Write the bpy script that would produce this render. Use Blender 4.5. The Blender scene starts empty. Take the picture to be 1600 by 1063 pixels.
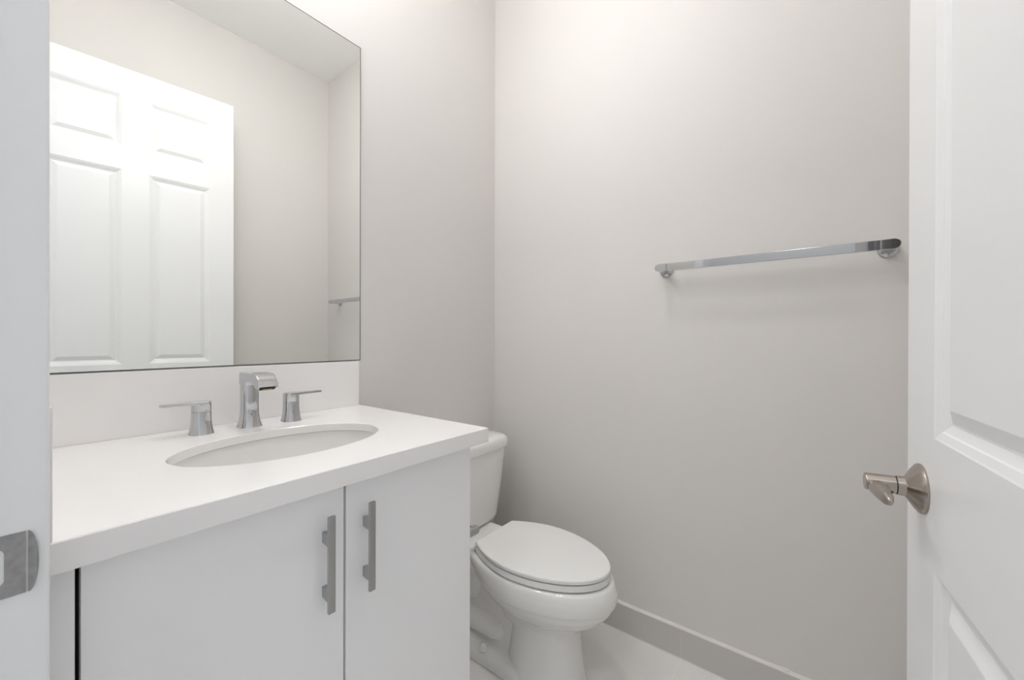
import bpy, bmesh, math
from mathutils import Vector, Matrix
R = math.radians
PI = math.pi
sc = bpy.context.scene
col = sc.collection

# ------------------------------------------------------------------ camera, world, exposure
CAM = Vector((-1.5067, -1.26, 1.1305))
YAW, PITCH, ROLL, FPX = R(37.421), R(-0.1443), R(0.1513), 629.35
F = Vector((math.cos(YAW) * math.cos(PITCH), math.sin(YAW) * math.cos(PITCH), math.sin(PITCH)))
Rt = Vector((math.sin(YAW), -math.cos(YAW), 0))
Up = Rt.cross(F)
R2 = Rt * math.cos(ROLL) + Up * math.sin(ROLL)
U2 = -Rt * math.sin(ROLL) + Up * math.cos(ROLL)
cd = bpy.data.cameras.new('camera')
cam = bpy.data.objects.new('camera', cd)
col.objects.link(cam)
M = Matrix((R2, U2, -F)).transposed().to_4x4()
M.translation = CAM
cam.matrix_world = M
cd.sensor_fit = 'HORIZONTAL'
cd.sensor_width = 36.0
cd.lens = FPX / 1600 * 36.0
cd.clip_start = 0.01
sc.camera = cam

w = bpy.data.worlds.new('world')
sc.world = w
w.use_nodes = True
bg = w.node_tree.nodes['Background']
bg.inputs['Color'].default_value = (0.90, 0.95, 1.0, 1)
bg.inputs['Strength'].default_value = 0.75

VANITY_POWER = 29.0      # emission strength of the vanity light's frosted shades
CEILING_POWER = 62.0     # emission strength of the small ceiling light's diffuser
HALL_POWER = 32.0        # emission strength of the added, unseen hall lamp's diffuser

vs = sc.view_settings
sc.display_settings.display_device = 'sRGB'
vs.view_transform = 'Standard'
vs.look = 'None'
vs.exposure = 0.13
vs.gamma = 1.0
vs.use_curve_mapping = False
sc.cycles.use_denoising = True
sc.cycles.max_bounces = 16
sc.cycles.diffuse_bounces = 10
sc.cycles.glossy_bounces = 8
sc.cycles.blur_glossy = 0.3
sc.cycles.sample_clamp_indirect = 6.0

# ------------------------------------------------------------------ materials
def srgb(r, g, b):
    f = lambda c: (c / 255 / 12.92) if c / 255 <= 0.04045 else ((c / 255 + 0.055) / 1.055) ** 2.4
    return (f(r), f(g), f(b), 1)

def mat(name, color, rough=0.5, metal=0.0, bump=0.0, bscale=60.0, vary=0.0, vscale=3.0, spec=0.5, emit=None, aniso=None, coat=0.0):
    m = bpy.data.materials.new(name)
    m.use_nodes = True
    nt = m.node_tree
    b = nt.nodes['Principled BSDF']
    b.inputs['Base Color'].default_value = color
    b.inputs['Roughness'].default_value = rough
    b.inputs['Metallic'].default_value = metal
    b.inputs['Specular IOR Level'].default_value = spec
    b.inputs['Coat Weight'].default_value = coat
    tc = nt.nodes.new('ShaderNodeTexCoord')
    if vary > 0:
        n = nt.nodes.new('ShaderNodeTexNoise')
        n.inputs['Scale'].default_value = vscale
        n.inputs['Detail'].default_value = 4
        nt.links.new(tc.outputs['Object'], n.inputs['Vector'])
        mx = nt.nodes.new('ShaderNodeMix')
        mx.data_type = 'RGBA'
        mx.inputs[6].default_value = tuple(c * (1 - vary) for c in color[:3]) + (1,)
        mx.inputs[7].default_value = tuple(min(1, c * (1 + vary)) for c in color[:3]) + (1,)
        nt.links.new(n.outputs['Fac'], mx.inputs[0])
        nt.links.new(mx.outputs[2], b.inputs['Base Color'])
    if bump > 0:
        n2 = nt.nodes.new('ShaderNodeTexNoise')
        n2.inputs['Scale'].default_value = bscale
        n2.inputs['Detail'].default_value = 3
        if aniso:
            mp = nt.nodes.new('ShaderNodeMapping')
            mp.inputs['Scale'].default_value = aniso
            nt.links.new(tc.outputs['Object'], mp.inputs['Vector'])
            nt.links.new(mp.outputs['Vector'], n2.inputs['Vector'])
        else:
            nt.links.new(tc.outputs['Object'], n2.inputs['Vector'])
        bp = nt.nodes.new('ShaderNodeBump')
        bp.inputs['Strength'].default_value = bump
        bp.inputs['Distance'].default_value = 0.001
        nt.links.new(n2.outputs['Fac'], bp.inputs['Height'])
        nt.links.new(bp.outputs['Normal'], b.inputs['Normal'])
    if emit:
        b.inputs['Emission Color'].default_value = emit[0]
        b.inputs['Emission Strength'].default_value = emit[1]
    return m

WALL = mat('greige_wall_paint', (0.70, 0.681, 0.664, 1), 0.55, bump=0.06, bscale=180, vary=0.012, spec=0.3)
CEIL = mat('ceiling_paint', (0.88, 0.885, 0.87, 1), 0.8, bump=0.05, bscale=150)
WHITE = mat('door_white_enamel', (0.83, 0.835, 0.845, 1), 0.32, bump=0.03, bscale=90)
TRIM = mat('trim_white_paint', (0.83, 0.84, 0.855, 1), 0.35, bump=0.04, bscale=60, vary=0.01)
CAB = mat('cabinet_white_laminate', (0.88, 0.885, 0.895, 1), 0.38, bump=0.01)
DARK = mat('cabinet_gap_shade', (0.006, 0.006, 0.0065, 1), 0.8)
QUARTZ = mat('white_quartz', (0.87, 0.86, 0.857, 1), 0.16, vary=0.012, vscale=25)
PORC = mat('white_porcelain', (0.80, 0.795, 0.78, 1), 0.08, vary=0.004)
PLAST = mat('white_seat_plastic', (0.81, 0.81, 0.80, 1), 0.22, vary=0.004)
CHROME = mat('chrome', (0.58, 0.59, 0.605, 1), 0.05, 1.0)
SATIN = mat('satin_nickel', (0.43, 0.385, 0.345, 1), 0.24, 1.0, bump=0.05, bscale=40, aniso=(1, 1, 12))
BRUSH = mat('brushed_nickel_pull', (0.46, 0.46, 0.455, 1), 0.33, 1.0, bump=0.05, bscale=50, aniso=(14, 14, 1))
STEEL = mat('worn_steel_strike', (0.36, 0.355, 0.35, 1), 0.38, 1.0, bump=0.25, bscale=300, vary=0.25, vscale=160)
BLACKM = mat('black_rubber_and_shade', (0.015, 0.015, 0.015, 1), 0.6)
BRASS = mat('aerator_brass', (0.55, 0.40, 0.18, 1), 0.3, 1.0)
MIRROR = mat('mirror_silver', (0.925, 0.935, 0.915, 1), 0.0, 1.0)
MEDGE = mat('mirror_dark_edge', (0.10, 0.105, 0.10, 1), 0.3)
GLASSEDGE = mat('mirror_glass_side', (0.35, 0.42, 0.39, 1), 0.2)
TILE = mat('porcelain_baseboard_tile', (0.57, 0.555, 0.54, 1), 0.3, vary=0.02, vscale=9)
GROUT = mat('light_grout', (0.66, 0.64, 0.61, 1), 0.8)
CAULK = mat('caulk_bead', (0.70, 0.675, 0.655, 1), 0.5)
SHADE = mat('frosted_shade_glow', (0.9, 0.9, 0.88, 1), 0.5, emit=((1.0, 0.993, 0.99, 1), VANITY_POWER))
HGLOW = mat('hall_fill_glow', (0.9, 0.9, 0.9, 1), 0.5, emit=((0.93, 0.96, 1.0, 1), HALL_POWER))

CGLOW = mat('ceiling_diffuser_glow', (0.9, 0.9, 0.9, 1), 0.5, emit=((1.0, 0.993, 0.985, 1), CEILING_POWER))

def floor_mat():
    m = mat('floor_porcelain_tile', (0.56, 0.54, 0.52, 1), 0.22)
    nt = m.node_tree
    b = nt.nodes['Principled BSDF']
    tc = nt.nodes.new('ShaderNodeTexCoord')
    sx = nt.nodes.new('ShaderNodeSeparateXYZ')
    nt.links.new(tc.outputs['Object'], sx.inputs[0])
    def joint(sock, off, period, half):
        a = nt.nodes.new('ShaderNodeMath'); a.operation = 'SUBTRACT'; a.inputs[1].default_value = off
        nt.links.new(sock, a.inputs[0])
        p = nt.nodes.new('ShaderNodeMath'); p.operation = 'PINGPONG'; p.inputs[1].default_value = period / 2
        nt.links.new(a.outputs[0], p.inputs[0])
        l = nt.nodes.new('ShaderNodeMath'); l.operation = 'LESS_THAN'; l.inputs[1].default_value = half
        nt.links.new(p.outputs[0], l.inputs[0])
        return l.outputs[0]
    j1 = joint(sx.outputs['Y'], -0.872, 0.60, 0.0012)
    j2 = joint(sx.outputs['X'], -0.43, 0.60, 0.0012)
    mx = nt.nodes.new('ShaderNodeMath'); mx.operation = 'MAXIMUM'
    nt.links.new(j1, mx.inputs[0]); nt.links.new(j2, mx.inputs[1])
    n = nt.nodes.new('ShaderNodeTexNoise'); n.inputs['Scale'].default_value = 6; n.inputs['Detail'].default_value = 5
    nt.links.new(tc.outputs['Object'], n.inputs['Vector'])
    c0 = nt.nodes.new('ShaderNodeMix'); c0.data_type = 'RGBA'
    c0.inputs[6].default_value = (0.76, 0.745, 0.73, 1); c0.inputs[7].default_value = (0.80, 0.785, 0.77, 1)
    nt.links.new(n.outputs['Fac'], c0.inputs[0])
    c1 = nt.nodes.new('ShaderNodeMix'); c1.data_type = 'RGBA'
    c1.inputs[7].default_value = (0.86, 0.85, 0.835, 1)
    nt.links.new(mx.outputs[0], c1.inputs[0]); nt.links.new(c0.outputs[2], c1.inputs[6])
    nt.links.new(c1.outputs[2], b.inputs['Base Color'])
    return m
FLOORM = floor_mat()

# ------------------------------------------------------------------ mesh helpers
def add_box(bm, x0, x1, y0, y1, z0, z1, bev=0.0, seg=2, mi=0):
    vs_ = [bm.verts.new((x, y, z)) for z in (z0, z1) for y in (y0, y1) for x in (x0, x1)]
    idx = [(0, 2, 3, 1), (4, 5, 7, 6), (0, 1, 5, 4), (1, 3, 7, 5), (3, 2, 6, 7), (2, 0, 4, 6)]
    fs = [bm.faces.new([vs_[i] for i in f]) for f in idx]
    for f in fs:
        f.material_index = mi
    if bev > 0:
        es = list({e for f in fs for e in f.edges})
        r = bmesh.ops.bevel(bm, geom=es, offset=bev, segments=seg, affect='EDGES', profile=0.5)
        for f in r['faces']:
            f.material_index = mi

def loft(bm, rings, cap0=True, cap1=True, mi=0, closed=True):
    vr = [[bm.verts.new(p) for p in r] for r in rings]
    n = len(vr[0])
    for a, b in zip(vr[:-1], vr[1:]):
        for i in range(n if closed else n - 1):
            j = (i + 1) % n
            f = bm.faces.new((a[i], a[j], b[j], b[i])); f.material_index = mi
    if cap0:
        f = bm.faces.new(vr[0][::-1]); f.material_index = mi
    if cap1:
        f = bm.faces.new(vr[-1]); f.material_index = mi

def sup(cx, cy, a, b, z, n=2.0, N=48, z_axis=True):
    out = []
    for i in range(N):
        t = 2 * PI * i / N
        c, s = math.cos(t), math.sin(t)
        out.append((cx + a * math.copysign(abs(c) ** (2 / n), c), cy + b * math.copysign(abs(s) ** (2 / n), s), z))
    return out

def tube(bm, p0, p1, r0, r1=None, N=24, mi=0, rounded=0):
    """a round bar from p0 to p1; rounded > 0 gives the far end a rounded nose"""
    r1 = r0 if r1 is None else r1
    p0, p1 = Vector(p0), Vector(p1)
    d = (p1 - p0).normalized()
    a = d.orthogonal().normalized(); b = d.cross(a)
    ring = lambda c, r: [tuple(c + (a * math.cos(2 * PI * i / N) + b * math.sin(2 * PI * i / N)) * r) for i in range(N)]
    rings = [ring(p0, r0)]
    if rounded > 0:
        for k in range(6):
            t = k / 6 * PI / 2
            rings.append(ring(p1 - d * rounded * (1 - math.sin(t)), r1 - rounded * (1 - math.cos(t))))
        rings.append(ring(p1, max(r1 - rounded, 0.0004)))
    else:
        rings.append(ring(p1, r1))
    loft(bm, rings, mi=mi)

def lathe(bm, origin, axis, prof, N=40, mi=0):
    """prof = [(distance along axis, radius)]"""
    o, d = Vector(origin), Vector(axis).normalized()
    a = d.orthogonal().normalized(); b = d.cross(a)
    rings = [[tuple(o + d * h + (a * math.cos(2 * PI * i / N) + b * math.sin(2 * PI * i / N)) * max(r, 1e-4)) for i in range(N)] for h, r in prof]
    loft(bm, rings, mi=mi)

def prism(bm, poly, axis, lo, hi, bev=0.0, mi=0, seg=2):
    """extrude a 2-D outline: axis 'x' takes (y, z), 'y' takes (x, z), 'z' takes (x, y)"""
    put = {'x': lambda p, h: (h, p[0], p[1]), 'y': lambda p, h: (p[0], h, p[1]), 'z': lambda p, h: (p[0], p[1], h)}[axis]
    a = [bm.verts.new(put(p, lo)) for p in poly]
    b = [bm.verts.new(put(p, hi)) for p in poly]
    n = len(poly)
    fs = [bm.faces.new(a[::-1]), bm.faces.new(b)]
    es = list(fs[0].edges) + list(fs[1].edges)
    for i in range(n):
        fs.append(bm.faces.new((a[i], a[(i + 1) % n], b[(i + 1) % n], b[i])))
    for f in fs:
        f.material_index = mi
    if bev > 0:
        bmesh.ops.bevel(bm, geom=es, offset=bev, segments=seg, affect='EDGES', profile=0.5)

def obj(name, bm, mats, parent=None, ang=35, smooth=True, wn=True):
    bmesh.ops.recalc_face_normals(bm, faces=bm.faces)
    me = bpy.data.meshes.new(name)
    bm.to_mesh(me); bm.free()
    for m in (mats if isinstance(mats, (list, tuple)) else [mats]):
        me.materials.append(m)
    if smooth:
        me.polygons.foreach_set('use_smooth', [True] * len(me.polygons))
        me.set_sharp_from_angle(angle=R(ang))
    o = bpy.data.objects.new(name, me)
    col.objects.link(o)
    if smooth and wn:
        wm = o.modifiers.new('weighted_normals', 'WEIGHTED_NORMAL'); wm.keep_sharp = True
    if parent:
        o.parent = parent
    return o

def tag(o, label, cat, group=None, kind=None):
    o['label'] = label; o['category'] = cat
    if group: o['group'] = group
    if kind: o['kind'] = kind
    return o

def thing(name, label, cat, loc=(0, 0, 0), rotz=0.0, kind=None):
    o = bpy.data.objects.new(name, None)
    o.empty_display_size = 0.05
    col.objects.link(o)
    o.location = loc; o.rotation_euler = (0, 0, rotz)
    return tag(o, label, cat, kind=kind)

B = bmesh.new

# ------------------------------------------------------------------ room shell
XW, YS, ZC = -1.482, -1.585, 2.981          # west wall face, south wall face, ceiling
WT = 0.115                                   # wall thickness
JN, JS, DH = -0.663, -1.483, 2.445           # door opening: north jamb face, south jamb face, head

bm = B(); add_box(bm, -3.3, 0.12, -3.2, 1.4, -0.1, 0.0)
tag(obj('floor', bm, FLOORM, smooth=False), 'pale grey beige porcelain tile floor in front of the toilet', 'floor', kind='structure')
bm = B(); add_box(bm, -3.3, 0.12, -3.2, 1.4, ZC, ZC + 0.1)
tag(obj('ceiling', bm, CEIL, smooth=False), 'plain pale ceiling seen at the top of the mirror', 'ceiling', kind='structure')
bm = B(); add_box(bm, XW - WT, 0.12, 0.0, 0.12, 0.0, ZC)
tag(obj('wall_north', bm, WALL, smooth=False), 'greige painted wall carrying the mirror behind the vanity', 'wall', kind='structure')
bm = B(); add_box(bm, 0.0, 0.12, YS - 0.12, 0.0, 0.0, ZC)
tag(obj('wall_east', bm, WALL, smooth=False), 'greige painted wall with the chrome towel bar', 'wall', kind='structure')
bm = B(); add_box(bm, XW - WT, 0.0, YS - 0.12, YS, 0.0, ZC)
tag(obj('wall_south', bm, WALL, smooth=False), 'greige wall behind the open door, seen in the mirror', 'wall', kind='structure')
bm = B()
add_box(bm, XW - WT, XW, JN + 0.019, 0.0, 0.0, ZC)
add_box(bm, XW - WT, XW, YS, JS - 0.019, 0.0, ZC)
add_box(bm, XW - WT, XW, JS - 0.019, JN + 0.019, DH + 0.019, ZC)
tag(obj('wall_west', bm, WALL, smooth=False), 'greige wall pierced by the doorway at the end of the vanity', 'wall', kind='structure')

# the hall outside the doorway
bm = B(); add_box(bm, -3.3, -3.2, -3.2, 1.4, 0.0, ZC)
tag(obj('wall_hall', bm, WALL, smooth=False), 'greige hall wall facing the doorway', 'wall', kind='structure')

# door frame: jambs, stops, casings
jamb = thing('trim_1', 'white painted door jamb and casing at the end of the vanity, with a steel strike plate', 'door frame', (XW, JN, 0), kind='structure')
def J(name, boxes, bev=0.0015):
    bm = B()
    for (x0, x1, y0, y1, z0, z1) in boxes:
        add_box(bm, x0 - XW, x1 - XW, y0 - JN, y1 - JN, z0, z1, bev)
    return obj(name, bm, TRIM, jamb)
J('jamb', [(XW - WT - 0.002, XW, JN, JN + 0.019, 0, DH + 0.019), (XW - WT - 0.002, XW, JS - 0.019, JS, 0, DH + 0.019),
           (XW - WT - 0.002, XW, JS, JN, DH, DH + 0.019)], 0.0)
J('door_stop', [(XW - 0.075, XW - 0.038, JN - 0.011, JN, 0, DH), (XW - 0.075, XW - 0.038, JS, JS + 0.011, 0, DH),
                (XW - 0.075, XW - 0.038, JS + 0.011, JN - 0.011, DH - 0.011, DH)], 0.002)
bm = B()
def casing(y_in, s_):
    r = 0.0035
    pl = [(0, y_in), (0.0135 - r, y_in)]
    pl += [(0.0135 - r + r * math.sin(R(15 * k)), y_in + s_ * r * (1 - math.cos(R(15 * k)))) for k in range(1, 7)]
    pl += [(0.0135, y_in + s_ * 0.054), (0.011, y_in + s_ * 0.0572), (0, y_in + s_ * 0.0572)]
    prism(bm, pl, 'z', 0, DH + 0.0572)
casing(0.0, 1)
casing(JS - JN, -1)
add_box(bm, 0, 0.0135, JS - JN, 0.0, DH, DH + 0.0572)
obj('casing', bm, TRIM, jamb, wn=False)
# strike plate: flat plate with a bolt hole and a curled rounded lip
bm = B()
zc = 0.9187
zl, zh = zc - 0.0290, zc + 0.0290
x0, x1 = -1.532, -1.4820
hx0, hx1, hz0, hz1 = -1.5135, -1.4965, zc - 0.0175, zc + 0.0175
yp = JN - 0.0012
def quad(pts): bm.faces.new([bm.verts.new((p[0] - XW, p[1] - JN, p[2])) for p in pts])
N = 10
hole = []
for (cx, cz, a0) in ((hx1 - 0.005, hz1 - 0.006, 0), (hx0 + 0.005, hz1 - 0.006, 90), (hx0 + 0.005, hz0 + 0.006, 180), (hx1 - 0.005, hz0 + 0.006, 270)):
    for k in range(N):
        t = R(a0 + 90 * k / (N - 1))
        hole.append((cx + 0.005 * math.cos(t), cz + 0.006 * math.sin(t)))
outer = []
for (hx, hz) in hole:
    mxh, mzh = (hx0 + hx1) / 2, zc
    dx, dz = hx - mxh, hz - mzh
    s = min(((x1 - mxh) if dx > 0 else (mxh - x0)) / max(abs(dx), 1e-6), (zh - zc) / max(abs(dz), 1e-6))
    outer.append((mxh + dx * s, mzh + dz * s))
n = len(hole)
vo = [bm.verts.new((p[0] - XW, yp - JN, p[1])) for p in outer]
vh = [bm.verts.new((p[0] - XW, yp - JN, p[1])) for p in hole]
vd = [bm.verts.new((p[0] - XW, 0.012, p[1])) for p in hole]
vb = [bm.verts.new((p[0] - XW, 0.0, p[1])) for p in outer]
for i in range(n):
    j = (i + 1) % n
    bm.faces.new((vo[i], vo[j], vh[j], vh[i])); bm.faces.new((vh[i], vh[j], vd[j], vd[i])); bm.faces.new((vb[i], vb[j], vo[j], vo[i]))
bm.faces.new(vd)
sp = obj('strike_plate', bm, STEEL, jamb); sp['label'] = 'worn steel strike plate with rounded curled lip'
bm = B()
rows = []
for k in range(11):                                    # the lip curls back and narrows to a rounded nose
    t = k / 10
    x = x1 - 0.0003 + 0.0065 * math.sin(t * PI / 2)
    y = yp - 0.0003 - 0.0020 * math.sin(t * PI * 0.8)
    hh = 0.0289 * max(math.cos(t * PI / 2), 0.06)
    rows.append((x, y, hh))
fr = [[(x - XW, y - JN, zc + hh * s) for s in [i / 8 - 1 for i in range(17)]] for (x, y, hh) in rows]
bk = [[(p[0], p[1] + 0.0014, p[2]) for p in r] for r in fr]
loft(bm, [f + b[::-1] for f, b in zip(fr, bk)])
lip = obj('strike_lip', bm, STEEL, sp)

# baseboards: porcelain tile strips with joints and a caulk bead along the top
BH, BT = 0.104, 0.0115
def baseboard(name, label, segs, ax, face, sgn):
    root = thing(name, label, 'baseboard', kind='structure')
    bm = B()
    for a, b in segs:
        a2, b2 = a + 0.0008, b - 0.0008
        if ax == 'y':
            add_box(bm, min(face, face + sgn * BT), max(face, face + sgn * BT), a2, b2, 0.002, BH, 0.001, 1)
        else:
            add_box(bm, a2, b2, min(face, face + sgn * BT), max(face, face + sgn * BT), 0.002, BH, 0.001, 1)
    obj('tile_strip', bm, TILE, root)
    lo, hi = segs[0][0], segs[-1][1]
    g = B(); c = B()
    t = BT - 0.0008
    if ax == 'y':
        add_box(g, min(face, face + sgn * t), max(face, face + sgn * t), lo, hi, 0.0, BH - 0.001)
        prism(c, [(face, BH + 0.006), (face, BH), (face + sgn * (BT + 0.0006), BH - 0.0016), (face + sgn * (BT + 0.0006), BH + 0.0012), (face + sgn * BT * 0.35, BH + 0.0045)], 'y', lo, hi)
        if name == 'baseboard_east':
            lathe(c, (face - 0.0005, -1.195, BH + 0.003), (0, 1, 0), [(0, 0.001), (0.006, 0.0055), (0.016, 0.007), (0.028, 0.005), (0.04, 0.001)], 16)
        add_box(c, min(face, face + sgn * (BT + 0.0012)), max(face, face + sgn * (BT + 0.0012)), lo, hi, 0.0, 0.0022)
    else:
        add_box(g, lo, hi, min(face, face + sgn * t), max(face, face + sgn * t), 0.0, BH - 0.001)
        prism(c, [(face, BH + 0.006), (face, BH), (face + sgn * (BT + 0.0006), BH - 0.0016), (face + sgn * (BT + 0.0006), BH + 0.0012), (face + sgn * BT * 0.35, BH + 0.0045)], 'x', lo, hi)
    obj('grout_bed', g, GROUT, root)
    k = obj('caulk_line', c, CAULK, root); k['label'] = 'pale caulk bead along the top of the tile'
baseboard('baseboard_east', 'grey porcelain tile baseboard with a light caulk line below the towel bar', [(YS, -1.455), (-1.455, -0.872), (-0.872, -0.272), (-0.272, 0)], 'y', 0.0, -1)
baseboard('baseboard_north', 'grey porcelain tile baseboard behind the toilet', [(-0.74, -0.43), (-0.43, -BT)], 'x', 0.0, -1)
baseboard('baseboard_south', 'grey porcelain tile baseboard behind the open door', [(XW, -1.03), (-1.03, -0.43), (-0.43, -BT)], 'x', YS, 1)

# ------------------------------------------------------------------ open door (white, six raised panels)
A = R(5.8174)
DW, DTK, DZ0, DZ1 = 0.805, 0.035, 0.010, 2.4305
fe = Vector((-0.6623, -1.3659, 0)); dr = Vector((math.cos(A), math.sin(A), 0))
hinge = fe - dr * DW
door = thing('door_1', 'white six panel door standing open, satin nickel lever handle', 'door', hinge, A, kind='structure')
US = [0, 0.109, 0.355, 0.4537, 0.6995, DW]             # from the hinge edge; mirrored below so that free-edge panels match
US = [0, DW - 0.6967, DW - 0.4502, DW - 0.3510, DW - 0.1052, DW]
ZS = [DZ0, 0.235, 0.8344, 1.0040, 1.9415, 2.0475, 2.3020, DZ1]
PROF = [(0, 0), (0.0025, 0.0012), (0.0105, 0.0040), (0.0118, 0.0058), (0.0215, 0.0100), (0.0245, 0.0100), (0.0405, 0.0030), (0.0425, 0.0024)]
bm = B()
for side in (0, 1):
    yb = 0.0 if side == 0 else -DTK
    sg = -1 if side == 0 else 1
    for i in range(5):
        for j in range(7):
            u0, u1, z0, z1 = US[i], US[i + 1], ZS[j], ZS[j + 1]
            if i in (1, 3) and j in (1, 3, 5):
                rings = []
                for ins, dep in PROF:
                    rings.append([(u0 + ins, yb + sg * dep, z0 + ins), (u1 - ins, yb + sg * dep, z0 + ins), (u1 - ins, yb + sg * dep, z1 - ins), (u0 + ins, yb + sg * dep, z1 - ins)])
                loft(bm, rings, cap0=False)
            else:
                bm.faces.new([bm.verts.new(p) for p in ((u0, yb, z0), (u1, yb, z0), (u1, yb, z1), (u0, yb, z1))])
for i in range(5):
    for zz in (DZ0, DZ1):
        bm.faces.new([bm.verts.new(p) for p in ((US[i], 0, zz), (US[i + 1], 0, zz), (US[i + 1], -DTK, zz), (US[i], -DTK, zz))])
for j in range(7):
    for uu in (0, DW):
        bm.faces.new([bm.verts.new(p) for p in ((uu, 0, ZS[j]), (uu, 0, ZS[j + 1]), (uu, -DTK, ZS[j + 1]), (uu, -DTK, ZS[j]))])
bmesh.ops.remove_doubles(bm, verts=bm.verts, dist=1e-5)
es = [e for e in bm.edges if abs(e.verts[0].co.x - DW) < 1e-6 and abs(e.verts[1].co.x - DW) < 1e-6 and abs(e.verts[0].co.y - e.verts[1].co.y) < 1e-6 and (abs(e.verts[0].co.y) < 1e-6 or abs(e.verts[0].co.y + DTK) < 1e-6)]
bmesh.ops.bevel(bm, geom=es, offset=0.0018, segments=2, affect='EDGES', profile=0.5)
slab = obj('door_slab', bm, WHITE, door, smooth=False)
UH, ZH = DW - 0.060, 0.9255
for sg, yb in ((1, 0.0), (-1, -DTK)):
    hd = bpy.data.objects.new('door_handle', None); col.objects.link(hd); hd.parent = door
    hd.location = (UH, yb, ZH)
    if sg < 0: hd.scale = (1, -1, 1)
    hd['label'] = 'satin nickel lever handle on a round rose'
    bm = B()
    lathe(bm, (0, 0, 0), (0, 1, 0), [(0, 0.0335), (0.0025, 0.0338), (0.0045, 0.0325), (0.0052, 0.0312), (0.0085, 0.0275), (0.0165, 0.0150), (0.0180, 0.0135), (0.0262, 0.0130)], 56)
    obj('rose', bm, SATIN, hd)
    bm = B(); tube(bm, (0, 0.0262, 0), (0, 0.0275, 0), 0.0122, N=40)
    obj('gasket', bm, BLACKM, hd)
    bm = B()
    # the lever: a round shank that turns into a flat, rounded grip pointing at the hinge
    tube(bm, (0, 0.0275, 0), (0, 0.0605, 0), 0.0124, 0.0118, N=40, rounded=0.0018)
    lv = obj('lever_shank', bm, SATIN, hd)
    bm = B()
    rings = []
    for k in range(25):
        t = k / 24
        L = 0.001 + 0.075 * t
        yo = 0.0590 - 0.0075 * t ** 2.0                # outer face
        yi = 0.0355 + 0.0075 * t ** 1.2                # inner face
        e_ = math.sqrt(max(0.0, 1 - ((t - 0.80) / 0.20) ** 2)) if t > 0.80 else 1.0
        cy, hy = (yo + yi) / 2, max((yo - yi) / 2 * e_, 0.0008)
        hz = (0.0092 - 0.0020 * t) * max(e_, 0.25)
        ring = []
        for q in range(28):
            a = 2 * PI * q / 28
            c, s = math.cos(a), math.sin(a)
            ring.append((-L, cy + hy * math.copysign(abs(c) ** 0.7, c), -0.0035 + hz * math.copysign(abs(s) ** 0.7, s)))
        rings.append(ring)
    loft(bm, rings)
    obj('lever_grip', bm, SATIN, hd, ang=60)
    bm = B(); tube(bm, (-0.0095, 0.032, -0.0085), (-0.0100, 0.032, -0.0090), 0.0010, N=12)
    obj('set_screw', bm, BLACKM, hd)

# ------------------------------------------------------------------ vanity
CX1, CY, CZ, CT = -0.7341, -0.5947, 0.906, 0.0358      # counter right end, front, top, thickness
CX0 = XW + 0.0006
KX1, KY = -0.7675, -0.545                              # cabinet side, box front
DF = -0.565                                            # door front
van = thing('vanity_cabinet', 'white flat front two door vanity cabinet under the quartz counter', 'cabinet', (-1.1, -0.28, 0))
vo_ = Vector((1.1, 0.28, 0))
def V(name, boxes, m, bev=0.0008, parent=None):
    bm = B()
    for (x0, x1, y0, y1, z0, z1) in boxes:
        add_box(bm, x0 + 1.1, x1 + 1.1, y0 + 0.28, y1 + 0.28, z0, z1, bev, 2)
    return obj(name, bm, m, parent or van)
top = CZ - CT - 0.0002
V('cabinet_box', [(-1.4425, KX1, KY, -0.002, 0.10, 0.70), (-1.4425, -1.4245, KY, -0.002, 0.70, top), (KX1 - 0.018, KX1, KY, -0.002, 0.70, top),
                  (-1.4245, KX1 - 0.018, KY, KY + 0.018, 0.70, top), (-1.4245, KX1 - 0.018, -0.02, -0.002, 0.70, top)], CAB)
V('toe_kick', [(-1.4425, KX1, -0.485, -0.467, 0.0, 0.0995)], CAB)
V('filler_strip', [(CX0 + 0.001, -1.4430, DF, DF + 0.018, 0.10, top)], CAB)
V('painted_gap_shade', [(-1.4423, -1.4370, KY - 0.0012, KY - 0.0002, 0.1, top), (-1.1066, -1.1015, KY - 0.0012, KY - 0.0002, 0.1, top)], DARK, 0)  # near-black strips that paint the shade inside the door gaps
DZT = 0.8660
for k, (a, b, hx) in enumerate(((-1.4383, -1.1062, -1.1428), (-1.1019, -0.7687, -1.0634))):
    d = V('cabinet_door', [(a, b, DF, KY - 0.0015, 0.108, DZT)], CAB, 0.0012)
    d['label'] = ('wide left door of the vanity, cut by the jamb' if k == 0 else 'right door of the vanity, next to the toilet')
    bm = B()
    X, Y = hx + 1.1, 0.28
    add_box(bm, X - 0.0062, X + 0.0062, -0.5925 + Y, -0.5862 + Y, 0.6550, 0.8225, 0.0008, 2)
    for zp in (0.6845, 0.7805):
        # each post flares from the bar to its foot on the door
        for_r = []
        for t in (0.0, 0.25, 0.6, 1.0):
            y = -0.5864 + t * (DF + 0.5864)
            hw = 0.0048 - 0.0006 * t ** 2
            hz = 0.0115 - 0.0025 * math.sin(t * PI / 2)
            for_r.append([(X - hw, y + Y, zp - hz), (X + hw, y + Y, zp - hz), (X + hw, y + Y, zp + hz), (X - hw, y + Y, zp + hz)])
        loft(bm, for_r)
    obj('pull_handle', bm, BRUSH, d)

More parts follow.
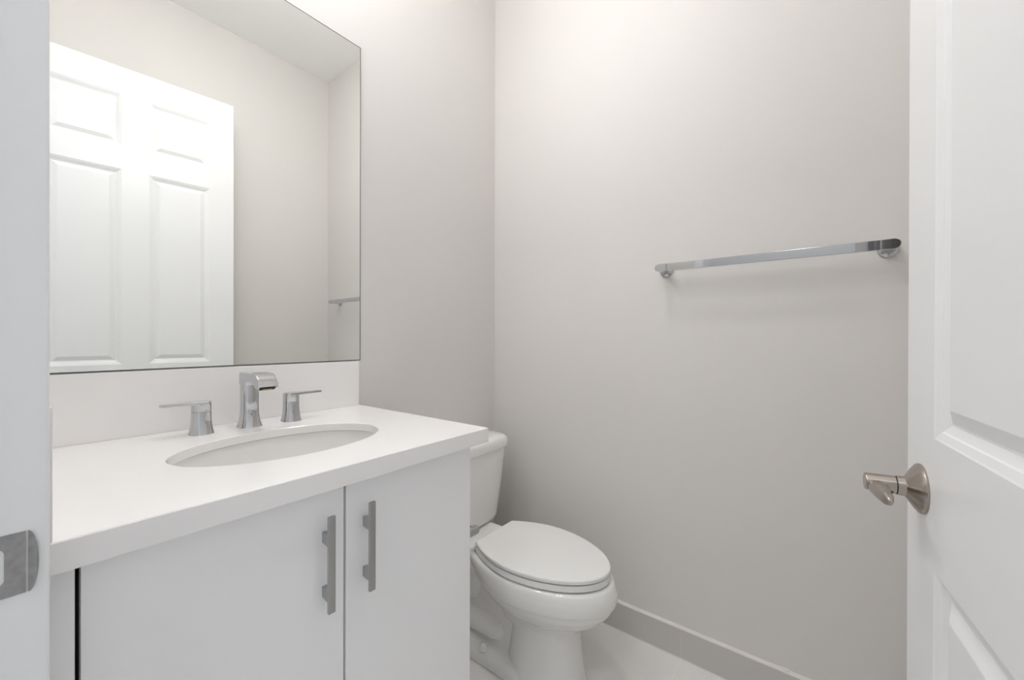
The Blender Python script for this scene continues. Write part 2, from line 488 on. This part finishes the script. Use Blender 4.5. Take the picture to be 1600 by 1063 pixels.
# countertop with an oval cut-out, backsplash and side splash
SX, SY, SA, SB = -1.102, -0.331, 0.2065, 0.1395
root = thing('countertop', 'white quartz vanity countertop with oval cut-out and low splash boards', 'countertop', (-1.1, -0.28, CZ - CT))
bm = B()
ox, oy, oz = 1.1, 0.28, -(CZ - CT)
angs = [2 * PI * i / 96 for i in range(96)]
for (xx, yy) in ((CX1, 0), (CX0, 0), (CX0, CY), (CX1, CY)):
    angs.append(math.atan2((yy - SY), (xx - SX)) % (2 * PI))
angs = sorted(set(angs))
ST = 0.0195                                            # slab thickness at the cut-out; the front edge is built up
def rect_pt(t, ins, all_=0.0):
    c, s = math.cos(t), math.sin(t)
    xa, xb, ya, yb = CX0 + all_, CX1 - ins - all_, CY + ins + all_, -all_
    k = min(((xb - SX) if c > 0 else (SX - xa)) / max(abs(c), 1e-9), ((yb - SY) if s > 0 else (SY - ya)) / max(abs(s), 1e-9))
    return (SX + c * k, SY + s * k)
def ell_pt(t, g):
    c, s = math.cos(t), math.sin(t)
    k = 1 / math.sqrt((c / (SA + g)) ** 2 + (s / (SB + g)) ** 2)
    return (SX + c * k, SY + s * k)
ch = 0.0015
rings = []
for f, zz in ((lambda t: rect_pt(t, 0, 0.03), CZ - CT), (lambda t: rect_pt(t, 0, 0.03), CZ - ST), (lambda t: ell_pt(t, 0), CZ - ST), (lambda t: ell_pt(t, 0), CZ - ch), (lambda t: ell_pt(t, ch), CZ), (lambda t: rect_pt(t, ch), CZ), (lambda t: rect_pt(t, 0), CZ - ch), (lambda t: rect_pt(t, 0), CZ - CT)):
    rings.append([(f(t)[0] + ox, f(t)[1] + oy, zz + oz) for t in angs])
rings.append(rings[0])
vr = [[bm.verts.new(p) for p in r] for r in rings[:-1]]
vr.append(vr[0])
n = len(angs)
for a, b in zip(vr[:-1], vr[1:]):
    for i in range(n):
        bm.faces.new((a[i], a[(i + 1) % n], b[(i + 1) % n], b[i]))
obj('counter_slab', bm, QUARTZ, root, ang=30)
BZ1 = 1.0545
bm = B(); add_box(bm, CX0 + ox, CX1 - 0.006 + ox, -0.024 + oy, 0.0 + oy - 0.0002, CZ + oz, BZ1 + oz, 0.0012, 2)
obj('backsplash', bm, QUARTZ, root)
bm = B(); add_box(bm, CX0 + ox, -1.4622 + ox, CY + oy + 0.0005, -0.0242 + oy, CZ + oz, BZ1 + oz, 0.0012, 2)
obj('side_splash', bm, QUARTZ, root)

# undermount oval basin
basin = thing('sink_basin', 'oval white porcelain undermount sink set in the quartz counter', 'sink', (SX, SY, CZ - ST - 0.15))
bm = B()
zb = 0.15
prof = [(0.020, -0.0015), (0.020, -0.010), (0.008, -0.0105), (0.004, -0.04), (-0.012, -0.085), (-0.04, -0.122), (-0.075, -0.142), (-0.105, -0.149), (-0.118, -0.150)]
out_r = [sup(0, 0, SA + g, SB + g, zb + z - 0.0002 + (-0.004 if i > 2 else 0), 2, 64) for i, (g, z) in enumerate(prof)]
inn = [(0.0045, -0.0015), (0.0035, -0.006), (0.0020, -0.014), (-0.004, -0.04), (-0.018, -0.080), (-0.044, -0.112), (-0.078, -0.130), (-0.106, -0.137), (-0.118, -0.138)]
in_r = [sup(0, 0, SA + g, SB + g, zb + z - 0.0002, 2, 64) for g, z in inn]
loft(bm, in_r[::-1] + out_r, cap0=True, cap1=True)
obj('bowl', bm, PORC, basin, ang=60)
bm = B(); lathe(bm, (0, 0, zb - 0.1382), (0, 0, 1), [(0, 0.022), (0.003, 0.022), (0.0045, 0.019), (0.0045, 0.006), (0.006, 0.004)], 32)
obj('drain', bm, CHROME, basin)

# widespread faucet: spout and two lever handles
FX, FY = -1.0962, -0.100
fau = thing('faucet', 'chrome widespread bathroom faucet behind the oval sink, square spout and two levers', 'faucet', (FX, FY, CZ))
def sq(a, b, z, n=3.2, cx=0, cy=0): return sup(cx, cy, a, b, z, n, 56)
bm = B()
loft(bm, [sq(0.0262, 0.0272, 0), sq(0.0262, 0.0272, 0.0012), sq(0.0248, 0.0258, 0.004), sq(0.0226, 0.0238, 0.012), sq(0.0206, 0.0220, 0.022), sq(0.0193, 0.0208, 0.034), sq(0.0187, 0.0202, 0.050), sq(0.0187, 0.0202, 0.112), sq(0.0186, 0.0200, 0.116)])
spout = obj('spout', bm, CHROME, fau)
bm = B()
zt = 0.1392
poly = [(0.0200, 0.1060), (0.0200, zt - 0.0065), (0.0175, zt - 0.0018), (0.0130, zt - 0.0004)]
poly += [(-0.080, zt)]
for k in range(1, 9):
    t = k / 8 * PI / 2 * 0.92
    poly.append((-0.080 - 0.0335 * math.sin(t), zt - 0.0285 * (1 - math.cos(t))))
poly += [(-0.1165, 0.1088), (-0.1135, 0.1078), (-0.1030, 0.1012), (-0.0910, 0.1040), (-0.0820, 0.1140), (-0.0700, 0.1185), (-0.0500, 0.1205), (-0.0300, 0.1170), (-0.0205, 0.1060)]
prism(bm, poly, 'x', -0.0208, 0.0208, 0.0020, seg=3)
for v in bm.verts:                                     # the head widens a little towards the outlet
    v.co.x *= 0.82 + 0.22 * min(1, max(0, (0.02 - v.co.y) / 0.1365))
obj('spout_head', bm, CHROME, spout, ang=25)
bm = B()
prism(bm, [(-0.1132, 0.1074), (-0.1036, 0.1014), (-0.1044, 0.1003), (-0.1140, 0.1063)], 'x', -0.0165, 0.0165)
slot = obj('outlet', bm, BLACKM, spout); slot['label'] = 'black plate painted as the shaded outlet under the spout lip'  # black plate paints the shade inside the spout opening
bm = B()
prism(bm, [(-0.1085, 0.1045), (-0.1040, 0.1016), (-0.1052, 0.0996), (-0.1097, 0.1025)], 'x', -0.0100, 0.0100)
obj('aerator', bm, BRASS, spout)
for sx, cy in ((-1, -0.006), (1, -0.010)):
    hx = -1.1988 - FX if sx < 0 else -0.9985 - FX
    bm = B()
    loft(bm, [sq(0.0242, 0.0242, 0, 2.6, hx, cy), sq(0.0240, 0.0240, 0.0015, 2.6, hx, cy), sq(0.0221, 0.0221, 0.010, 2.6, hx, cy), sq(0.0204, 0.0204, 0.020, 2.6, hx, cy),
              sq(0.0193, 0.0193, 0.033, 2.6, hx, cy), sq(0.0188, 0.0188, 0.0525, 2.6, hx, cy), sq(0.0178, 0.0178, 0.0528, 2.6, hx, cy), sq(0.0178, 0.0178, 0.0534, 2.6, hx, cy),
              sq(0.0188, 0.0188, 0.0537, 2.6, hx, cy), sq(0.0189, 0.0189, 0.0715, 2.6, hx, cy), sq(0.0182, 0.0182, 0.0725, 2.6, hx, cy)])
    h = obj('faucet_handle', bm, CHROME, fau)
    h['label'] = 'left lever handle' if sx < 0 else 'right lever handle'
    bm = B()
    pl = []
    LL = 0.0750 if sx < 0 else 0.0815
    for t in [R(90 + 180 * i / 12) for i in range(13)]:
        pl.append((hx + sx * (0.0192 * math.cos(t) * 0.55 - 0.008), cy + 0.0172 * math.sin(t)))
    pl += [(hx + sx * (LL - 0.03), cy - 0.0105), (hx + sx * (LL - 0.0015), cy - 0.0090), (hx + sx * LL, cy - 0.0070), (hx + sx * LL, cy + 0.0070), (hx + sx * (LL - 0.0015), cy + 0.0090), (hx + sx * (LL - 0.03), cy + 0.0105)]
    prism(bm, pl, 'z', 0.0697, 0.0763, 0.0012)
    obj('lever', bm, CHROME, h, ang=30)

# ------------------------------------------------------------------ mirror above the vanity
MX0, MX1, MZ0, MZ1, MY = -1.455, -0.7233, 1.0556, 2.1289, -0.004
bm = B()
bw = 0.0026
a = [bm.verts.new(p) for p in ((MX0, MY, MZ0), (MX1, MY, MZ0), (MX1, MY, MZ1), (MX0, MY, MZ1))]
b = [bm.verts.new(p) for p in ((MX0 + bw, MY, MZ0 + bw), (MX1 - bw, MY, MZ0 + bw), (MX1 - bw, MY, MZ1 - bw), (MX0 + bw, MY, MZ1 - bw))]
c = [bm.verts.new((v.co.x, -0.0003, v.co.z)) for v in a]
bm.faces.new(b)
for i in range(4):
    j = (i + 1) % 4
    bm.faces.new((a[i], a[j], b[j], b[i])).material_index = 1
    bm.faces.new((c[i], c[j], a[j], a[i])).material_index = 2
bm.faces.new(c[::-1]).material_index = 2
tag(obj('wall_mirror', bm, [MIRROR, MEDGE, GLASSEDGE], smooth=False), 'large frameless wall mirror standing on the backsplash above the sink', 'mirror')

# vanity light above the mirror (above the frame): back plate, added light-blocking tray, arms and three frosted shades
LZ = 2.55
vl = thing('vanity_light', 'chrome vanity light with three frosted shades above the mirror', 'wall light', (-1.1, 0, LZ))
bm = B(); add_box(bm, -0.26, 0.26, -0.022, -0.0004, -0.045, 0.045, 0.004); add_box(bm, -0.275, 0.275, -0.0745, -0.068, -0.085, 0.085, 0.002)  # tray behind the shades is added to block their light on the wall
obj('back_plate_light_block', bm, CHROME, vl)
for dx in (-0.175, 0.0, 0.175):
    bm = B(); tube(bm, (dx, -0.02, 0.0), (dx, -0.075, 0.0), 0.012)
    arm = obj('arm', bm, CHROME, vl)
    bm = B(); add_box(bm, dx - 0.075, dx + 0.075, -0.125, -0.075, -0.065, 0.065, 0.006, 3)
    obj('shade', bm, SHADE, arm)

# small flush ceiling light over the middle of the room (above the frame)
cl = thing('ceiling_light', 'small round ceiling light above the middle of the bathroom', 'ceiling light', (-0.80, -0.62, ZC))
bm = B(); lathe(bm, (0, 0, -0.0004), (0, 0, -1), [(0, 0.105), (0.012, 0.105), (0.016, 0.098)], 48)
obj('rim', bm, TRIM, cl)
bm = B(); lathe(bm, (0, 0, -0.0166), (0, 0, -1), [(0, 0.092), (0.006, 0.088), (0.010, 0.070), (0.012, 0.02)], 48)
obj('diffuser', bm, CGLOW, cl)

# unseen hall lamp, added to send cool light through the doorway
hl = thing('hall_fill_light', 'unseen round lamp added in the hall to send cool light through the doorway', 'ceiling light', (-2.4, -1.1, ZC))
bm = B(); lathe(bm, (0, 0, -0.0004), (0, 0, -1), [(0, 0.19), (0.03, 0.19), (0.032, 0.18)], 48)
obj('rim', bm, TRIM, hl)
bm = B(); lathe(bm, (0, 0, -0.0326), (0, 0, -1), [(0, 0.175), (0.02, 0.165), (0.035, 0.12), (0.04, 0.02)], 48)
obj('diffuser', bm, HGLOW, hl)

# ------------------------------------------------------------------ towel bar on the east wall
TZ = 1.380
Y0, Y1 = -0.8115, -1.4110
tb = thing('towel_bar', 'long polished chrome towel bar on the greige wall', 'towel bar', (0, (Y0 + Y1) / 2, TZ))
ym = (Y0 + Y1) / 2
HB = 0.0130
def stadium(ya, yb):
    p = []
    for i in range(13):
        t = R(-90 + 180 * i / 12); p.append((yb + HB * math.cos(t), HB * math.sin(t)))
    for i in range(13):
        t = R(90 + 180 * i / 12); p.append((ya + HB * math.cos(t), HB * math.sin(t)))
    return p
jl = 0.026                                             # the end caps meet the bar at a fine joint
bm = B(); add_box(bm, -0.0800, -0.0680, Y1 - ym + jl, Y0 - ym - jl, -HB, HB, 0.0012, 2)
obj('bar', bm, CHROME, tb)
for yy, s in ((Y0 - ym, 1), (Y1 - ym, -1)):
    bm = B()
    pts = [(yy - s * (jl - 0.0006), -HB)]
    for i in range(15):
        t = R(-90 + 180 * i / 14)
        pts.append((yy + s * (0.001 + HB * math.cos(t)), HB * math.sin(t)))
    pts.append((yy - s * (jl - 0.0006), HB))
    prism(bm, pts, 'x', -0.0802, -0.0678, 0.0012)
    e = obj('end_cap', bm, CHROME, tb, ang=30)
    bm = B()
    lathe(bm, (0, yy - s * 0.004, 0), (-1, 0, 0), [(0.0003, 0.0235), (0.006, 0.0235), (0.009, 0.0220), (0.014, 0.0150), (0.024, 0.0118), (0.066, 0.0112), (0.0690, 0.0112)], 40)
    obj('post', bm, CHROME, e)

# ------------------------------------------------------------------ toilet paper holder on the vanity side
ph = thing('toilet_paper_holder', 'rounded metal end of a paper holder peeking past the vanity side by the toilet', 'toilet paper holder', (KX1, -0.505, 0.603))
bm = B()
lathe(bm, (0, 0, 0), (1, 0, 0), [(0.0003, 0.0235), (0.006, 0.0235), (0.009, 0.0220), (0.014, 0.0150), (0.024, 0.0112), (0.058, 0.0112)], 40)
obj('post', bm, CHROME, ph)
bm = B(); tube(bm, (0.05, 0, 0), (0.091, 0, 0), 0.0120, 0.0120, N=32, rounded=0.007)
obj('arm_cap', bm, BRUSH, ph)
bm = B(); add_box(bm, 0.066, 0.078, 0.010, 0.165, -0.011, 0.011, 0.0012)
obj('paper_arm', bm, CHROME, ph)

# ------------------------------------------------------------------ toilet
TX = -0.357
toi = thing('toilet', 'white two piece toilet with elongated closed lid beside the vanity', 'toilet', (TX, -0.40, 0))
OY = 0.40
def egg(yb, ym_, yf, hw, hb, z, p=1.87, q=1.92, r=1.96, NF=30, NB=18):
    """closed outline of a lid, seat or rim: elliptical front, narrower straight back"""
    right = []
    for i in range(NF + 1):
        th = PI / 2 * (1 - i / NF)
        right.append((hw * math.cos(th) ** (2 / q) if i else 0.0, ym_ - (ym_ - yf) * math.sin(th) ** (2 / p)))
    for i in range(1, NB + 1):
        t = i / NB
        right.append((hw - (hw - hb) * t ** r, ym_ + (yb - ym_) * t))
    pts = [(x, y + OY, z) for x, y in right]
    pts += [(-x, y + OY, z) for x, y in right[1:][::-1]]
    return pts
def slab_rings(zb, zt, ins_b, ins_t, rb, rt, base):
    yb, ym_, yf, hw, hb = base
    def rg(i, z): return egg(yb - i, ym_, yf + i, hw - i, hb - i, z)
    rs = []
    for k in range(5):
        t = k / 4 * PI / 2
        rs.append(rg(ins_b + rb * (1 - math.sin(t)), zb + rb * (1 - math.cos(t))))
    for k in range(6):
        t = k / 5 * PI / 2
        rs.append(rg(ins_t + rt * (1 - math.cos(t)), zt - rt + rt * math.sin(t)))
    return rs
LID = (-0.3014, -0.4870, -0.7510, 0.1645, 0.1045)
bm = B()
rs = slab_rings(0.4068, 0.4205, 0.0005, 0.0, 0.0015, 0.006, LID)
rs += [egg(LID[0] - i, LID[1], LID[2] + i, LID[3] - i, LID[4] - i, 0.4205 + dz) for i, dz in ((0.02, 0.0010), (0.05, 0.0020), (0.085, 0.0024))]
loft(bm, rs)
obj('toilet_lid', bm, PLAST, toi, ang=50)
bm = B()
loft(bm, slab_rings(0.3845, 0.4018, 0.001, 0.0025, 0.0015, 0.002, LID))
obj('toilet_seat', bm, PLAST, toi, ang=50)
for s in (-1, 1):
    bm = B()
    tube(bm, (s * 0.055, -0.2935 + OY, 0.398), (s * 0.128, -0.2935 + OY, 0.398), 0.0085, N=20)
    add_box(bm, min(s * 0.06, s * 0.095), max(s * 0.06, s * 0.095), -0.304 + OY, -0.272 + OY, 0.3795, 0.396, 0.004)
    obj('seat_hinge', bm, PLAST, toi)

# bowl and pedestal in one ceramic body
bm = B()
lev = [  # z, back, widest, front, half width, back half width, rise towards the front
    (0.170, -0.40, -0.53, -0.640, 0.080, 0.060, 0.0),
    (0.216, -0.38, -0.53, -0.655, 0.090, 0.070, 0.006),
    (0.229, -0.36, -0.52, -0.694, 0.108, 0.080, 0.009),
    (0.250, -0.34, -0.51, -0.731, 0.133, 0.088, 0.012),
    (0.277, -0.32, -0.50, -0.754, 0.151, 0.098, 0.012),
    (0.300, -0.31, -0.49, -0.7655, 0.1635, 0.105, 0.011),
    (0.308, -0.30, -0.49, -0.7705, 0.1685, 0.108, 0.009),
    (0.316, -0.30, -0.49, -0.7725, 0.1705, 0.108, 0.008),
    (0.340, -0.29, -0.485, -0.772, 0.1715, 0.112, 0.004),
    (0.363, -0.28, -0.485, -0.766, 0.1690, 0.114, 0.0),
    (0.374, -0.28, -0.485, -0.760, 0.1650, 0.114, 0.0),
    (0.379, -0.28, -0.485, -0.750, 0.1580, 0.110, 0.0)]
rings = []
for z_, b_, m_, f_, hw_, hb_, up_ in lev:
    rings.append([(x, y, z + up_ * min(1, max(0, (-0.38 + OY - y) / 0.36))) for x, y, z in egg(b_, m_, f_, hw_, hb_, z_, 2.0, 2.0, 2.0)])
loft(bm, rings)
# front column flaring to the floor
loft(bm, [sup(0, -0.527 + OY, a_, b_, z_, 2.25, 56) for z_, a_, b_ in ((0.0, 0.106, 0.142), (0.012, 0.105, 0.141), (0.05, 0.099, 0.135), (0.10, 0.092, 0.127), (0.15, 0.087, 0.120), (0.245, 0.084, 0.114))])
# deck that carries the tank
loft(bm, [sup(0, -0.17 + OY, a_, b_, z_, 5.0, 56) for z_, a_, b_ in ((0.18, 0.070, 0.10), (0.27, 0.086, 0.125), (0.315, 0.110, 0.138), (0.335, 0.119, 0.145), (0.366, 0.122, 0.147), (0.376, 0.118, 0.143))])
# rear pedestal web, foot and trapway bulges
loft(bm, [sup(0, -0.30 + OY, a_, b_, z_, 4.0, 56) for z_, a_, b_ in ((0.0, 0.080, 0.20), (0.06, 0.060, 0.19), (0.20, 0.052, 0.17), (0.34, 0.064, 0.17))])
loft(bm, [sup(0, -0.315 + OY, a_, b_, z_, 6.0, 56) for z_, a_, b_ in ((0.0, 0.112, 0.200), (0.024, 0.110, 0.198), (0.036, 0.104, 0.194), (0.044, 0.092, 0.186), (0.05, 0.07, 0.17))])
for s in (-1, 1):
    def limb(pts, rad):
        rings = []
        for k, (p, r_) in enumerate(zip(pts, rad)):
            p = Vector(p)
            d = (Vector(pts[min(k + 1, len(pts) - 1)]) - Vector(pts[max(k - 1, 0)])).normalized()
            a = Vector((1, 0, 0)); b = d.cross(a).normalized()
            rings.append([tuple(p + a * r_[0] * math.cos(2 * PI * i / 24) + b * r_[1] * math.sin(2 * PI * i / 24)) for i in range(24)])
        loft(bm, rings)
    limb([(s * 0.043, -0.16 + OY, 0.105), (s * 0.043, -0.26 + OY, 0.105), (s * 0.043, -0.345 + OY, 0.105), (s * 0.043, -0.375 + OY, 0.105), (s * 0.043, -0.390 + OY, 0.105)],
         [(0.040, 0.044), (0.041, 0.045), (0.039, 0.043), (0.031, 0.034), (0.012, 0.014)])
    limb([(s * 0.036, -0.19 + OY, 0.10), (s * 0.036, -0.195 + OY, 0.17), (s * 0.036, -0.215 + OY, 0.25), (s * 0.036, -0.26 + OY, 0.325)],
         [(0.034, 0.042), (0.030, 0.036), (0.026, 0.034), (0.024, 0.034)])
body = obj('bowl_pedestal', bm, PORC, toi, ang=180, wn=False)
rm = body.modifiers.new('remesh', 'REMESH'); rm.mode = 'VOXEL'; rm.voxel_size = 0.0034; rm.use_smooth_shade = True
sm = body.modifiers.new('smooth', 'SMOOTH'); sm.factor = 0.5; sm.iterations = 4
for s in (-1, 1):
    bm = B()
    lathe(bm, (s * 0.092, -0.328 + OY, 0.0435), (0, 0, 1), [(0, 0.0135), (0.012, 0.0128), (0.019, 0.010), (0.023, 0.005), (0.0242, 0.001)], 28)
    obj('bolt_cap', bm, PLAST, toi)
# tank and its lid
bm = B()
rings = [sup(0, (-0.02 - 0.1835) / 2 + OY, 0.158, 0.070, 0.3790, 4.5, 72)]
for z_, a_, yf_ in ((0.3800, 0.1665, -0.184), (0.3860, 0.1735, -0.1905), (0.4000, 0.1785, -0.1935), (0.47, 0.1935, -0.1955), (0.56, 0.2105, -0.1985), (0.665, 0.2280, -0.2015), (0.673, 0.2285, -0.2015)):
    rings.append(sup(0, (-0.02 + yf_) / 2 + OY, a_, (-0.02 - yf_) / 2, z_, 5.0, 72))
loft(bm, rings)
obj('tank', bm, PORC, toi, ang=60)
bm = B()
rings = []
yf_ = -0.208
for a_, dy, z_ in ((0.2305, 0.006, 0.6734), (0.2390, 0.001, 0.6742), (0.2410, 0.0, 0.677), (0.2425, 0.0, 0.696), (0.2395, 0.0025, 0.7075), (0.233, 0.007, 0.7155), (0.222, 0.014, 0.7205), (0.18, 0.03, 0.7238), (0.12, 0.05, 0.7252)):
    y0_, y1_ = -0.014 - dy * 0.6, yf_ + dy
    rings.append(sup(0, (y0_ + y1_) / 2 + OY, a_, (y0_ - y1_) / 2, z_, 5.0, 72))
loft(bm, rings)
obj('tank_lid', bm, PORC, toi, ang=60)
bm = B()
tube(bm, (-0.135, -0.198 + OY, 0.625), (-0.135, -0.222 + OY, 0.625), 0.013, N=24)
add_box(bm, -0.142, -0.075, -0.226 + OY, -0.216 + OY, 0.618, 0.632, 0.003)
obj('flush_lever', bm, CHROME, toi)
